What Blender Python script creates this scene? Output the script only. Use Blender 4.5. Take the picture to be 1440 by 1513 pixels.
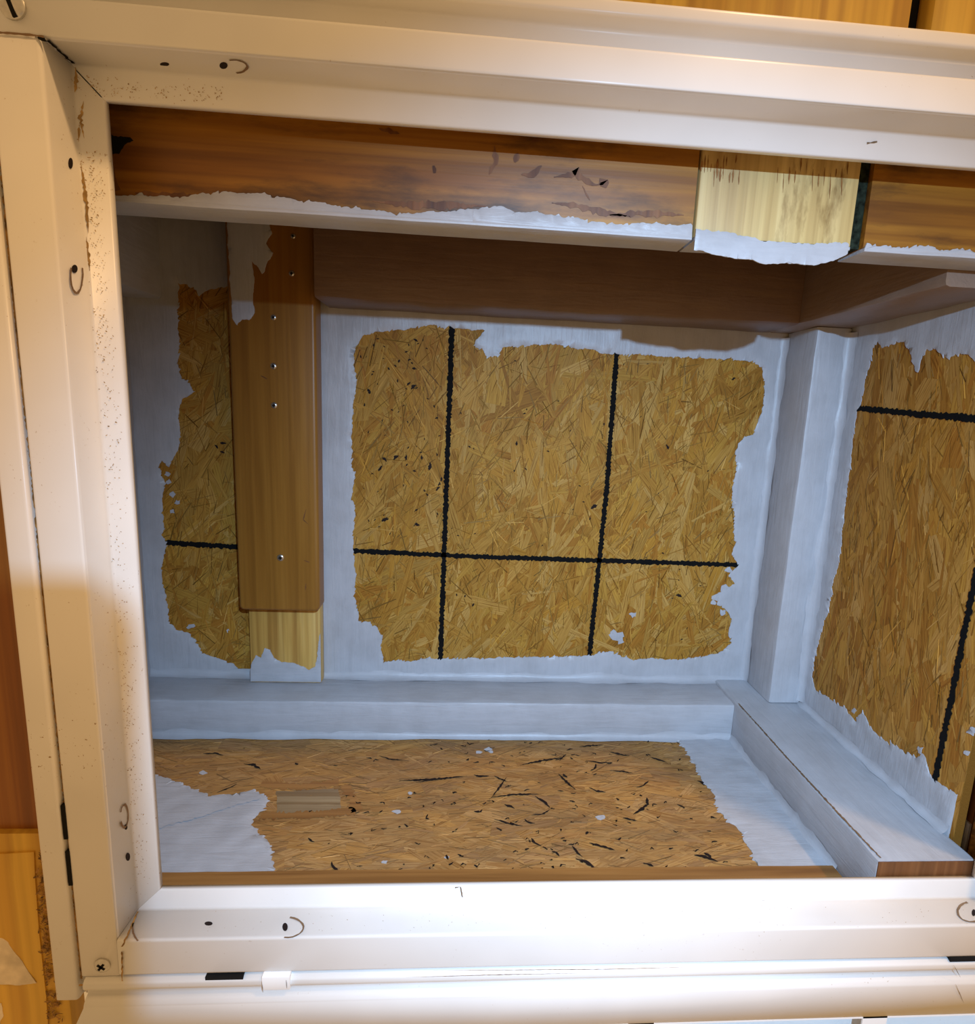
import bpy, math, random
import numpy as np
from mathutils import Vector, Matrix, noise
from mathutils.geometry import delaunay_2d_cdt

for o in list(bpy.data.objects): bpy.data.objects.remove(o)
scene = bpy.context.scene
COL = scene.collection
rnd = random.Random(7)

# ---------------------------------------------------------------- camera
FPX, PX, PY = 849.61, 750.03, 760.08          # focal length and principal point in photo pixels (1440 x 1513)
CAM = np.array([0.43264, -0.39168, 0.40208])
PITCH, ROLL, YAW = -0.174343, 0.044517, 0.070091
def cam_axes():
    cy, sy = math.cos(YAW), math.sin(YAW); cp, sp = math.cos(PITCH), math.sin(PITCH)
    f = np.array([sy*cp, cy*cp, sp]); r = np.array([cy, -sy, 0.0]); u = np.cross(r, f)
    cr, sr = math.cos(ROLL), math.sin(ROLL)
    return cr*r+sr*u, -sr*r+cr*u, f
RIGHT, UP, FWD = cam_axes()
cam = bpy.data.cameras.new('camera')
cam.sensor_fit = 'VERTICAL'; cam.sensor_height = 36.0
cam.lens = FPX/1513*36.0
cam.shift_x = -(PX-720)/1513; cam.shift_y = (PY-756.5)/1513
cam.clip_start = 0.01
camo = bpy.data.objects.new('camera', cam); COL.objects.link(camo)
camo.matrix_world = Matrix([[RIGHT[i], UP[i], -FWD[i], CAM[i]] for i in range(3)]+[[0, 0, 0, 1]])
scene.camera = camo

# ---------------------------------------------------------------- light and exposure
scene.view_settings.view_transform = 'Standard'
scene.view_settings.look = 'None'
scene.view_settings.gamma = 1.0
scene.view_settings.use_curve_mapping = False
scene.view_settings.exposure = 0.0
world = bpy.data.worlds.new('room_ambience'); scene.world = world
world.use_nodes = True
world.node_tree.nodes['Background'].inputs[0].default_value = (1.0, 0.60, 0.26, 1)
world.node_tree.nodes['Background'].inputs[1].default_value = 0.57

def aim(o, target):
    d = Vector(target)-o.location
    o.rotation_euler = d.to_track_quat('-Z', 'Y').to_euler()
torch = bpy.data.lights.new('hand_torch', 'SPOT')
torch.energy = 41.0; torch.color = (0.42, 0.67, 1.0)
torch.spot_size = math.radians(105); torch.spot_blend = 1.0; torch.shadow_soft_size = 0.0045
to = bpy.data.objects.new('hand_torch', torch); COL.objects.link(to)
to.location = (0.530, -0.55, 0.5635); aim(to, (0.63, 0.0, 0.10))
bulb = bpy.data.lights.new('ceiling_bulb', 'POINT')
bulb.energy = 64.0; bulb.color = (1.0, 0.60, 0.26); bulb.shadow_soft_size = 0.06
bo = bpy.data.objects.new('ceiling_bulb', bulb); COL.objects.link(bo)
bo.location = (1.45, -0.62, 1.95)

# ---------------------------------------------------------------- pixel -> plane (direction from pixel, distance from the surface it lies on)
def ray(x, y): return RIGHT*((x-PX)/FPX)-UP*((y-PY)/FPX)+FWD
def onY(x, y, Y): d = ray(x, y); return CAM+d*(Y-CAM[1])/d[1]
def onX(x, y, X): d = ray(x, y); return CAM+d*(X-CAM[0])/d[0]
def onZ(x, y, Z): d = ray(x, y); return CAM+d*(Z-CAM[2])/d[2]

# ---------------------------------------------------------------- materials
def new_mat(name):
    m = bpy.data.materials.new(name); m.use_nodes = True
    nt = m.node_tree; b = nt.nodes['Principled BSDF']
    return m, nt, b
def node(nt, t, **kw):
    n = nt.nodes.new(t)
    for k, v in kw.items():
        if k in ('operation', 'data_type', 'blend_type', 'attribute_name', 'noise_dimensions', 'wave_type', 'bands_direction', 'feature'): setattr(n, k, v)
        else: n.inputs[k].default_value = v
    return n
def link(nt, a, b): nt.links.new(a, b)
def ramp(nt, stops):
    r = nt.nodes.new('ShaderNodeValToRGB'); e = r.color_ramp.elements
    while len(e) < len(stops): e.new(0.5)
    for el, (p, c) in zip(e, stops):
        el.position = p; el.color = c if len(c) == 4 else (*c, 1)
    return r
def mapped(nt, scale, coord='Object', rot=(0, 0, 0), loc=(0, 0, 0)):
    tc = nt.nodes.new('ShaderNodeTexCoord'); mp = nt.nodes.new('ShaderNodeMapping')
    mp.inputs['Scale'].default_value = scale; mp.inputs['Rotation'].default_value = rot; mp.inputs['Location'].default_value = loc
    link(nt, tc.outputs[coord], mp.inputs['Vector']); return mp.outputs['Vector']
def bump(nt, b, height, strength, dist):
    n = node(nt, 'ShaderNodeBump', Strength=strength, Distance=dist)
    link(nt, height, n.inputs['Height']); link(nt, n.outputs['Normal'], b.inputs['Normal'])
def mix(nt, fac, a, b_):
    n = nt.nodes.new('ShaderNodeMix'); n.data_type = 'RGBA'
    for s, v in ((n.inputs[0], fac), (n.inputs[6], a), (n.inputs[7], b_)):
        if hasattr(v, 'links') or isinstance(v, bpy.types.NodeSocket): link(nt, v, s)
        else: s.default_value = v if not isinstance(v, tuple) or len(v) == 4 else (*v, 1)
    return n.outputs[2]

def mat_enamel(name, col, rough=0.32, dirt=0.0, dirt_col=(0.33, 0.19, 0.06)):
    m, nt, b = new_mat(name)
    b.inputs['Roughness'].default_value = rough
    v = mapped(nt, (1, 1, 1))
    n1 = node(nt, 'ShaderNodeTexNoise', Scale=14.0, Detail=3.0); link(nt, v, n1.inputs['Vector'])
    r1 = ramp(nt, [(0.3, tuple(c*0.93 for c in col)), (0.7, col)]); link(nt, n1.outputs[0], r1.inputs[0])
    out = r1.outputs[0]
    n2 = node(nt, 'ShaderNodeTexNoise', Scale=420.0, Detail=2.0); link(nt, v, n2.inputs['Vector'])
    n3 = node(nt, 'ShaderNodeTexNoise', Scale=22.0, Detail=2.0); link(nt, v, n3.inputs['Vector'])
    r2 = ramp(nt, [(0.70-0.03*dirt, (0, 0, 0)), (0.76-0.03*dirt, (1, 1, 1))]); link(nt, n2.outputs[0], r2.inputs[0])
    r3 = ramp(nt, [(0.55-0.1*dirt, (0, 0, 0)), (0.72-0.1*dirt, (1, 1, 1))]); link(nt, n3.outputs[0], r3.inputs[0])
    mu = node(nt, 'ShaderNodeMath', operation='MULTIPLY'); link(nt, r2.outputs[0], mu.inputs[0]); link(nt, r3.outputs[0], mu.inputs[1])
    out = mix(nt, mu.outputs[0], out, (*dirt_col, 1))
    link(nt, out, b.inputs['Base Color'])
    return m

def mat_wood(name, dark, mid, light, axis, scale=1.0, rough=0.5, stain=0.0, stain_col=(0.03, 0.012, 0.005), bands=1.0, contrast=0.75):
    """grain runs along axis (0,1,2)"""
    m, nt, b = new_mat(name)
    b.inputs['Roughness'].default_value = rough
    s = [38.0*scale]*3; s[axis] = 2.2*scale
    v = mapped(nt, tuple(s))
    n1 = node(nt, 'ShaderNodeTexNoise', Scale=1.0, Detail=4.0, Roughness=0.55, Distortion=0.6); link(nt, v, n1.inputs['Vector'])
    s2 = [260.0*scale]*3; s2[axis] = 6.0*scale
    v2 = mapped(nt, tuple(s2))
    n2 = node(nt, 'ShaderNodeTexNoise', Scale=1.0, Detail=3.0); link(nt, v2, n2.inputs['Vector'])
    s4 = [120.0*scale*bands]*3; s4[axis] = 1.5*scale
    v4 = mapped(nt, tuple(s4)); n4 = node(nt, 'ShaderNodeTexNoise', Scale=1.0, Detail=1.0, Distortion=0.8); link(nt, v4, n4.inputs['Vector'])
    r1 = ramp(nt, [(0.28, dark), (0.5, mid), (0.74, light)]); link(nt, n1.outputs[0], r1.inputs[0])
    r2 = ramp(nt, [(0.3, (0.62, 0.56, 0.5)), (0.6, (1, 1, 1))]); link(nt, n2.outputs[0], r2.inputs[0])
    r4 = ramp(nt, [(0.36, (0.66, 0.55, 0.42)), (0.55, (1, 1, 1))]); link(nt, n4.outputs[0], r4.inputs[0])
    mm = nt.nodes.new('ShaderNodeMix'); mm.data_type = 'RGBA'; mm.blend_type = 'MULTIPLY'; mm.inputs[0].default_value = 0.6
    link(nt, r1.outputs[0], mm.inputs[6]); link(nt, r2.outputs[0], mm.inputs[7])
    m3 = nt.nodes.new('ShaderNodeMix'); m3.data_type = 'RGBA'; m3.blend_type = 'MULTIPLY'; m3.inputs[0].default_value = contrast
    link(nt, mm.outputs[2], m3.inputs[6]); link(nt, r4.outputs[0], m3.inputs[7])
    out = m3.outputs[2]
    if stain > 0:
        s3 = [34.0]*3; s3[axis] = 9.0
        v3 = mapped(nt, tuple(s3)); n3 = node(nt, 'ShaderNodeTexNoise', Scale=1.0, Detail=6.0, Roughness=0.65); link(nt, v3, n3.inputs['Vector'])
        r3 = ramp(nt, [(0.60-0.12*stain, (0, 0, 0)), (0.72, (1, 1, 1))]); link(nt, n3.outputs[0], r3.inputs[0])
        out = mix(nt, r3.outputs[0], out, (*stain_col, 1))
    link(nt, out, b.inputs['Base Color'])
    bump(nt, b, n2.outputs[0], 0.25, 0.0006)
    return m

def mat_osb(name, tint=(1, 1, 1), rough=0.55, wear=0.0):
    """strand colour from the mesh attribute, fibre from the strand's own UV"""
    m, nt, b = new_mat(name)
    b.inputs['Roughness'].default_value = rough
    at = nt.nodes.new('ShaderNodeAttribute'); at.attribute_name = 'tint'
    uv = nt.nodes.new('ShaderNodeUVMap')
    mp = nt.nodes.new('ShaderNodeMapping'); mp.inputs['Scale'].default_value = (28, 620, 1); link(nt, uv.outputs[0], mp.inputs[0])
    n1 = node(nt, 'ShaderNodeTexNoise', Scale=1.0, Detail=4.0, Roughness=0.62); link(nt, mp.outputs[0], n1.inputs['Vector'])
    r1 = ramp(nt, [(0.30, (0.40, 0.29, 0.18)), (0.44, (0.84, 0.79, 0.72)), (0.56, (1, 1, 1)), (0.75, (1.18, 1.2, 1.22))]); link(nt, n1.outputs[0], r1.inputs[0])
    mm = nt.nodes.new('ShaderNodeMix'); mm.data_type = 'RGBA'; mm.blend_type = 'MULTIPLY'; mm.inputs[0].default_value = 1.0
    link(nt, at.outputs['Color'], mm.inputs[6]); link(nt, r1.outputs[0], mm.inputs[7])
    m2 = nt.nodes.new('ShaderNodeMix'); m2.data_type = 'RGBA'; m2.blend_type = 'MULTIPLY'; m2.inputs[0].default_value = 1.0
    link(nt, mm.outputs[2], m2.inputs[6]); m2.inputs[7].default_value = (*tint, 1)
    out = m2.outputs[2]
    if wear > 0:
        v = mapped(nt, (9, 22, 9)); n3 = node(nt, 'ShaderNodeTexNoise', Scale=1.0, Detail=6.0, Roughness=0.7); link(nt, v, n3.inputs['Vector'])
        r3 = ramp(nt, [(0.42, (0, 0, 0)), (0.68, (1, 1, 1))]); link(nt, n3.outputs[0], r3.inputs[0])
        mu = node(nt, 'ShaderNodeMath', operation='MULTIPLY'); mu.inputs[1].default_value = wear; link(nt, r3.outputs[0], mu.inputs[0])
        out = mix(nt, mu.outputs[0], out, (0.17, 0.10, 0.05, 1))
    link(nt, out, b.inputs['Base Color'])
    bump(nt, b, n1.outputs[0], 0.35, 0.0004)
    return m

def mat_sealant(name, col, axis, brown=0.0, rough=0.42):
    """brushed on white sealant, strokes along axis"""
    m, nt, b = new_mat(name)
    b.inputs['Roughness'].default_value = rough
    s = [150.0]*3; s[axis] = 16.0
    v = mapped(nt, tuple(s)); n1 = node(nt, 'ShaderNodeTexNoise', Scale=1.0, Detail=5.0, Roughness=0.6, Distortion=0.8); link(nt, v, n1.inputs['Vector'])
    v2 = mapped(nt, (26, 26, 26)); n2 = node(nt, 'ShaderNodeTexNoise', Scale=1.0, Detail=5.0, Roughness=0.6); link(nt, v2, n2.inputs['Vector'])
    r1 = ramp(nt, [(0.25, tuple(c*0.93 for c in col)), (0.5, col), (0.8, tuple(min(0.9, c*1.06) for c in col))]); link(nt, n1.outputs[0], r1.inputs[0])
    r2 = ramp(nt, [(0.34, (0.88, 0.87, 0.86)), (0.58, (1, 1, 1))]); link(nt, n2.outputs[0], r2.inputs[0])
    mm = nt.nodes.new('ShaderNodeMix'); mm.data_type = 'RGBA'; mm.blend_type = 'MULTIPLY'; mm.inputs[0].default_value = 0.8
    link(nt, r1.outputs[0], mm.inputs[6]); link(nt, r2.outputs[0], mm.inputs[7])
    out = mm.outputs[2]
    s3 = [60.0]*3; s3[axis] = 5.0
    v3 = mapped(nt, tuple(s3)); n3 = node(nt, 'ShaderNodeTexNoise', Scale=1.0, Detail=5.0, Roughness=0.7); link(nt, v3, n3.inputs['Vector'])
    r3 = ramp(nt, [(0.66-0.3*brown, (0, 0, 0)), (0.80-0.22*brown, (1, 1, 1))]); link(nt, n3.outputs[0], r3.inputs[0])
    mu = node(nt, 'ShaderNodeMath', operation='MULTIPLY'); mu.inputs[1].default_value = 0.16+0.75*brown; link(nt, r3.outputs[0], mu.inputs[0])
    out = mix(nt, mu.outputs[0], out, (0.24, 0.15, 0.085, 1))
    link(nt, out, b.inputs['Base Color'])
    ad = node(nt, 'ShaderNodeMath', operation='MULTIPLY_ADD'); link(nt, n2.outputs[0], ad.inputs[0]); ad.inputs[1].default_value = 1.5; link(nt, n1.outputs[0], ad.inputs[2])
    bump(nt, b, ad.outputs[0], 0.5, 0.0012)
    return m

def mat_plain(name, col, rough=0.5, metal=0.0, var=0.25, scale=90.0):
    m, nt, b = new_mat(name)
    b.inputs['Roughness'].default_value = rough; b.inputs['Metallic'].default_value = metal
    v = mapped(nt, (scale,)*3); n1 = node(nt, 'ShaderNodeTexNoise', Scale=1.0, Detail=3.0); link(nt, v, n1.inputs['Vector'])
    r = ramp(nt, [(0.3, tuple(c*(1-var) for c in col)), (0.7, tuple(min(1, c*(1+var*0.4)) for c in col))]); link(nt, n1.outputs[0], r.inputs[0])
    link(nt, r.outputs[0], b.inputs['Base Color'])
    return m

WHITE = (0.455, 0.465, 0.49)
def low_gloss(m): m.node_tree.nodes['Principled BSDF'].inputs['Specular IOR Level'].default_value = 0.12
M = dict(
    enamel=mat_enamel('white_enamel', (0.86, 0.85, 0.82)),
    enamel_dirty=mat_enamel('white_enamel_speckled', (0.85, 0.82, 0.77), dirt=0.8),
    osb_back=mat_osb('strand_board_gold', (0.74, 0.66, 0.48)),
    osb_right=mat_osb('strand_board_amber', (0.74, 0.62, 0.46)),
    osb_floor=mat_osb('strand_board_worn', (0.84, 0.80, 0.80), 0.6, 0.55),
    seal_x=mat_sealant('white_sealant_strokes_across', WHITE, 0),
    seal_y=mat_sealant('white_sealant_strokes_inward', WHITE, 1),
    seal_z=mat_sealant('white_sealant_strokes_upright', WHITE, 2),
    ceil=mat_sealant('shade_darkened_wash_on_brown_board', (0.17, 0.105, 0.07), 0, 0.75),  # thin wash on brown wood, darkened further to deepen the shadow overhead
    ceilb=mat_sealant('shade_darkened_wash_on_batten', (0.18, 0.11, 0.075), 0, 0.5),  # washed top batten, its colour darkened to deepen the header's shadow
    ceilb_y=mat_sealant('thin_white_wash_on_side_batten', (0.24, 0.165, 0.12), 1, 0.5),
    header=mat_wood('stained_pine_header', (0.12, 0.038, 0.004), (0.36, 0.155, 0.014), (0.56, 0.285, 0.030), 0, stain=0.9, bands=0.9),
    block=mat_wood('pale_pine_block', (0.50, 0.34, 0.13), (0.66, 0.49, 0.20), (0.76, 0.60, 0.28), 2, stain=0.05, stain_col=(0.2, 0.11, 0.03), contrast=0.25),
    plank=mat_wood('varnished_pine_plank', (0.24, 0.100, 0.014), (0.31, 0.140, 0.021), (0.365, 0.175, 0.030), 2, scale=0.7, rough=0.38, contrast=0.25),
    batten=mat_wood('yellow_pine_batten', (0.42, 0.22, 0.04), (0.60, 0.36, 0.085), (0.74, 0.50, 0.16), 2, scale=1.0, bands=0.8),
    stud=mat_wood('dark_stud', (0.10, 0.035, 0.010), (0.19, 0.075, 0.022), (0.26, 0.11, 0.035), 2),
    brown=mat_wood('red_brown_board', (0.22, 0.075, 0.008), (0.34, 0.125, 0.014), (0.42, 0.17, 0.022), 2, scale=0.7, rough=0.4),
    panel=mat_wood('yellow_wood_panelling', (0.52, 0.31, 0.035), (0.63, 0.40, 0.055), (0.72, 0.48, 0.08), 2, scale=0.6, rough=0.45),
    ply=mat_wood('ochre_plywood', (0.60, 0.33, 0.03), (0.70, 0.41, 0.045), (0.78, 0.48, 0.06), 2, scale=0.4, rough=0.55),
    rough_edge=mat_plain('rough_brown_fibre', (0.34, 0.17, 0.04), 0.9, 0, 0.8, 300),
    paper=mat_plain('torn_pale_paper', (0.74, 0.62, 0.44), 0.8),
    marker=mat_plain('black_marker_ink', (0.006, 0.006, 0.006), 0.9),
    dark=mat_plain('black_gap', (0.010, 0.009, 0.008), 0.9),
    splinter=mat_plain('black_splinter', (0.020, 0.012, 0.010), 0.7),
    scratch=mat_plain('brown_scratch', (0.20, 0.12, 0.06), 0.8),
    caulk=mat_plain('yellowed_brown_caulk', (0.36, 0.20, 0.055), 0.85, 0, 0.7, 160),
    rust=mat_plain('yellow_brown_rust', (0.42, 0.26, 0.09), 0.85, 0, 0.5, 160),
    steel=mat_plain('zinc_screw_steel', (0.62, 0.60, 0.55), 0.28, 0.9, 0.2, 200),
    gap_fill=mat_plain('green_black_gap_fill', (0.02, 0.028, 0.018), 0.95, 0, 0.9, 260),
    phone=mat_plain('dark_phone_shell', (0.03, 0.03, 0.035), 0.4),
    edge=mat_wood('brown_floor_edge', (0.20, 0.085, 0.02), (0.33, 0.155, 0.04), (0.42, 0.21, 0.06), 0),
)

for k_ in ('marker', 'dark', 'splinter', 'gap_fill', 'osb_floor', 'osb_back', 'osb_right'): low_gloss(M[k_])
# ---------------------------------------------------------------- mesh helpers
def mesh_obj(name, verts, faces, mat, parent=None, smooth=None, loc=None):
    """verts in world metres; parent is an unrotated object at its own location"""
    off = np.array(loc if loc is not None else (0, 0, 0), float)
    base = off.copy()
    if parent is not None: base = base+np.array(world_loc(parent))
    me = bpy.data.meshes.new(name)
    me.from_pydata([tuple(np.array(v, float)-base) for v in verts], [], [tuple(f) for f in faces])
    me.materials.append(mat); me.update()
    if smooth is not None:
        me.polygons.foreach_set('use_smooth', [True]*len(me.polygons))
        me.set_sharp_from_angle(angle=math.radians(smooth))
    o = bpy.data.objects.new(name, me); COL.objects.link(o)
    o.location = tuple(off)
    if parent is not None: o.parent = parent
    return o
def world_loc(o):
    v = Vector(o.location)
    while o.parent is not None: o = o.parent; v = v+o.location
    return v
def tag(o, label=None, cat=None, group=None, kind=None):
    for k, v in (('label', label), ('category', cat), ('group', group), ('kind', kind)):
        if v: o[k] = v
    return o
def thing(name, loc, label, cat, group=None):
    o = bpy.data.objects.new(name, None); COL.objects.link(o); o.location = loc; o.empty_display_size = 0.02
    return tag(o, label, cat, group)

def box_geo(x0, x1, y0, y1, z0, z1, bev=0.0, wob=0.0, axis=None, n=1, seed=0):
    """box with chamfered long edges; subdivided along axis with a slight hand-made wobble"""
    if axis is None: axis = int(np.argmax([x1-x0, y1-y0, z1-z0]))
    lo = [x0, y0, z0]; hi = [x1, y1, z1]
    a, b = [i for i in range(3) if i != axis]
    A0, A1, B0, B1 = lo[a], hi[a], lo[b], hi[b]
    if bev > 0:
        k = bev*0.293
        sec = [(A0+bev, B0), (A1-bev, B0), (A1-k, B0+k), (A1, B0+bev), (A1, B1-bev), (A1-k, B1-k), (A1-bev, B1), (A0+bev, B1), (A0+k, B1-k), (A0, B1-bev), (A0, B0+bev), (A0+k, B0+k)]
    else: sec = [(A0, B0), (A1, B0), (A1, B1), (A0, B1)]
    m = len(sec); V = []; F = []
    for i in range(n+1):
        t = lo[axis]+(hi[axis]-lo[axis])*i/n
        for j, (p, q) in enumerate(sec):
            v = [0, 0, 0]; v[axis] = t; v[a] = p; v[b] = q
            if wob:
                w = noise.noise_vector(Vector((v[0]*30+seed*7.1, v[1]*30, v[2]*30)))
                v[a] += w[0]*wob; v[b] += w[1]*wob
            V.append(v)
    flip = (axis == 1)
    for i in range(n):
        for j in range(m):
            q = (i*m+j, i*m+(j+1) % m, (i+1)*m+(j+1) % m, (i+1)*m+j)
            F.append(q[::-1] if flip else q)
    c0 = tuple(range(m))[::-1]; c1 = tuple(n*m+j for j in range(m))
    F += [c0[::-1], c1[::-1]] if flip else [c0, c1]
    return V, F
def box(name, x0, x1, y0, y1, z0, z1, mat, parent=None, bev=0.0, wob=0.0, n=1, seed=0, smooth=40, axis=None, at_base=False):
    V, F = box_geo(x0, x1, y0, y1, z0, z1, bev, wob, axis, n, seed)
    loc = ((x0+x1)/2, (y0+y1)/2, z0) if at_base else None
    return mesh_obj(name, V, F, mat, parent, smooth, loc)

def fractal(p, seed, octs=4, f0=20.0):
    s = 0; a = 1; f = f0
    for k in range(octs):
        s += a*noise.noise(Vector((p*f, seed*3.7+k*11.3, seed*1.3))); a *= 0.62; f *= 2.1
    return s
def jagged(pts, step=0.0016, amp=0.0016, seed=0, closed=True, spike=None):
    """resample a 2D outline and fray it"""
    out = []; L = 0; n = len(pts)
    rr = random.Random(seed)
    for i in range(n if closed else n-1):
        a = np.array(pts[i]); b = np.array(pts[(i+1) % n]); d = b-a; l = np.linalg.norm(d)
        if l < 1e-9: continue
        k = max(1, int(l/step)); nn = np.array([-d[1], d[0]])/l
        for j in range(k):
            t = j/k; p = a+d*t; s = (L+l*t)
            o = amp*fractal(s*12, seed, 4, 9.0)
            p = p+nn*o
            if spike is not None and rr.random() < spike[2]: p = p+np.array(spike[:2])*rr.uniform(-1, 1)
            out.append(p)
        L += l
    if not closed: out.append(np.array(pts[-1]))
    return out
def inside(P, poly):
    x, y = P[:, 0], P[:, 1]; r = np.zeros(len(P), bool); n = len(poly)
    for i in range(n):
        x0, y0 = poly[i]; x1, y1 = poly[(i+1) % n]
        c = ((y0 > y) != (y1 > y))
        with np.errstate(divide='ignore', invalid='ignore'):
            r ^= c & (x < (x1-x0)*(y-y0)/(y1-y0+1e-15)+x0)
    return r
def sheet_geo(outer, holes, frame, thick=0.0016, rough=0.0006, grid=0.006, seed=0, islands=()):
    """a brushed-on layer: outline minus holes, lying on a plane. frame = (origin, U, V, N)"""
    O, U, Vv, N = [np.array(q, float) for q in frame]
    loops = [np.array(outer)]+[np.array(h) for h in holes]
    pts = []; edges = []
    for l in loops:
        s = len(pts); pts += [tuple(q) for q in l]
        edges += [(s+i, s+(i+1) % len(l)) for i in range(len(l))]
    nb = len(pts)
    mn = loops[0].min(0); mx = loops[0].max(0)
    gx = np.arange(mn[0]+grid/2, mx[0], grid); gy = np.arange(mn[1]+grid/2, mx[1], grid)
    rr = np.random.RandomState(seed)
    G = np.array([(a+rr.uniform(-.3, .3)*grid, b+rr.uniform(-.3, .3)*grid) for a in gx for b in gy])
    if len(G):
        ok = inside(G, loops[0])
        for h in loops[1:]: ok &= ~inside(G, h)
        pts += [tuple(q) for q in G[ok]]
    v, e, f, ov, oe, of = delaunay_2d_cdt([Vector(q) for q in pts], edges, [], 0, 1e-6)
    P = np.array([[q[0], q[1]] for q in v])
    C = np.array([P[list(t)].mean(0) for t in f])
    keep = inside(C, loops[0])
    for h in loops[1:]: keep &= ~inside(C, h)
    F = [tuple(t) for t, k in zip(f, keep) if k]
    used = sorted(set(i for t in F for i in t)); mp = {a: i for i, a in enumerate(used)}
    F = [tuple(mp[i] for i in t) for t in F]
    P = P[used]
    cnt = {}
    for t in F:
        for k in range(3):
            a, b = t[k], t[(k+1) % 3]; cnt[(a, b)] = 1
    bd = [(a, b) for (a, b) in cnt if (b, a) not in cnt]
    isb = np.zeros(len(P), bool)
    for a, b in bd: isb[a] = isb[b] = True
    H = np.array([thick*(0.62 if isb[i] else 1.0)+rough*noise.noise(Vector((q[0]*60, q[1]*60, seed*5.0))) for i, q in enumerate(P)])
    V3 = [O+U*q[0]+Vv*q[1]+N*h for q, h in zip(P, H)]
    base = {}
    for a, b in bd:
        for i in (a, b):
            if i not in base:
                base[i] = len(V3); V3.append(O+U*P[i][0]+Vv*P[i][1])
        F.append((b, a, base[a], base[b]))
    if np.dot(np.cross(U, Vv), N) < 0: F = [t[::-1] for t in F]
    return V3, F
def sheet(name, outer, holes, frame, mat, parent, **kw):
    V, F = sheet_geo(outer, holes, frame, **kw)
    return mesh_obj(name, V, F, mat, parent, 50)

PAL_GOLD = [(0.55, 0.315, 0.075), (0.58, 0.345, 0.09), (0.50, 0.275, 0.06), (0.62, 0.385, 0.115), (0.46, 0.24, 0.05), (0.57, 0.32, 0.065), (0.54, 0.33, 0.09), (0.60, 0.365, 0.085), (0.64, 0.42, 0.15), (0.49, 0.245, 0.05)]
def strands(name, rect, keep, frame, mat, parent, count, ang, spread, seed, big=1.0, pal=PAL_GOLD):
    """pressed wood strands of strand board, one thin shard each, joined into one part"""
    O, U, Vv, N = [np.array(q, float) for q in frame]
    rr = random.Random(seed); V = []; F = []; T = []; UVs = []
    x0, x1, y0, y1 = rect
    k = 0
    for i in range(count):
        fr = i/count
        kd = rr.random()
        if fr > .62: kd = .97
        if kd < .52: L = rr.uniform(.055, .135)*big; W = rr.uniform(.011, .027)*big
        elif kd < .93: L = rr.uniform(.022, .070)*big; W = rr.uniform(.004, .012)*big
        else: L = rr.uniform(.008, .040)*big; W = rr.uniform(.0004, .0014)*big
        cx, cy = rr.uniform(x0, x1), rr.uniform(y0, y1)
        if keep is not None and not inside(np.array([[cx, cy]]), keep)[0]: continue
        a = ang+rr.gauss(0, spread); ca, sa = math.cos(a), math.sin(a)
        h = 0.00010+0.00075*fr+rr.uniform(0, .00012)
        t0, t1 = rr.uniform(-.35, .35), rr.uniform(-.35, .35)
        half = [(-L/2-t0*W, -W/2), (-L/6, -W/2*rr.uniform(.85, 1.1)), (L/6, -W/2*rr.uniform(.85, 1.1)), (L/2-t1*W, -W/2*rr.uniform(.5, 1)), (L/2+t1*W, W/2*rr.uniform(.5, 1)), (L/8, W/2*rr.uniform(.85, 1.1)), (-L/6, W/2*rr.uniform(.85, 1.1)), (-L/2+t0*W, W/2)]
        tl = rr.gauss(0, .00010); tw = rr.gauss(0, .00014)
        s = len(V); ou, ovv = rr.uniform(0, 50), rr.uniform(0, 50)
        c = pal[rr.randrange(len(pal))]; g = rr.uniform(.90, 1.08)
        if fr > .62: g *= rr.choice((.45, .6, .75, 1.25))
        for (p, q) in half:
            X = cx+p*ca-q*sa; Y = cy+p*sa+q*ca
            X = min(max(X, x0-.004), x1+.004); Y = min(max(Y, y0-.004), y1+.004)
            hh = max(.00004, min(.00105, h+tl*p/L*2+tw*q/W*2))
            V.append(O+U*X+Vv*Y+N*hh); UVs.append((p+ou, q+ovv)); T.append((c[0]*g, c[1]*g, c[2]*g, 1))
        F.append(tuple(range(s, s+8)) if np.dot(np.cross(U, Vv), N) > 0 else tuple(range(s+7, s-1, -1)))
    o = mesh_obj(name, V, F, mat, parent)
    me = o.data
    ca_ = me.color_attributes.new('tint', 'FLOAT_COLOR', 'POINT')
    ca_.data.foreach_set('color', np.array(T, np.float32).ravel())
    ul = me.uv_layers.new(name='UVMap'); li = np.empty(len(me.loops), np.int32); me.loops.foreach_get('vertex_index', li)
    ul.data.foreach_set('uv', np.array(UVs, np.float32)[li].ravel())
    return tag(o, kind='stuff')
def tint_all(o, col):
    me = o.data; a = me.color_attributes.new('tint', 'FLOAT_COLOR', 'POINT')
    a.data.foreach_set('color', np.array([(*col, 1)]*len(me.vertices), np.float32).ravel())
    me.uv_layers.new(name='UVMap')
def ribbon(name, path, width, frame, mat, parent, h=0.0012, seed=0, step=0.0018, jit=0.35, taper=False):
    """ink line / scratch / splinter lying on a plane, ragged on both sides"""
    O, U, Vv, N = [np.array(q, float) for q in frame]
    V, F = ribbon_geo(path, width, frame, h, seed, step, jit, taper)
    return mesh_obj(name, V, F, mat, parent)
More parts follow.
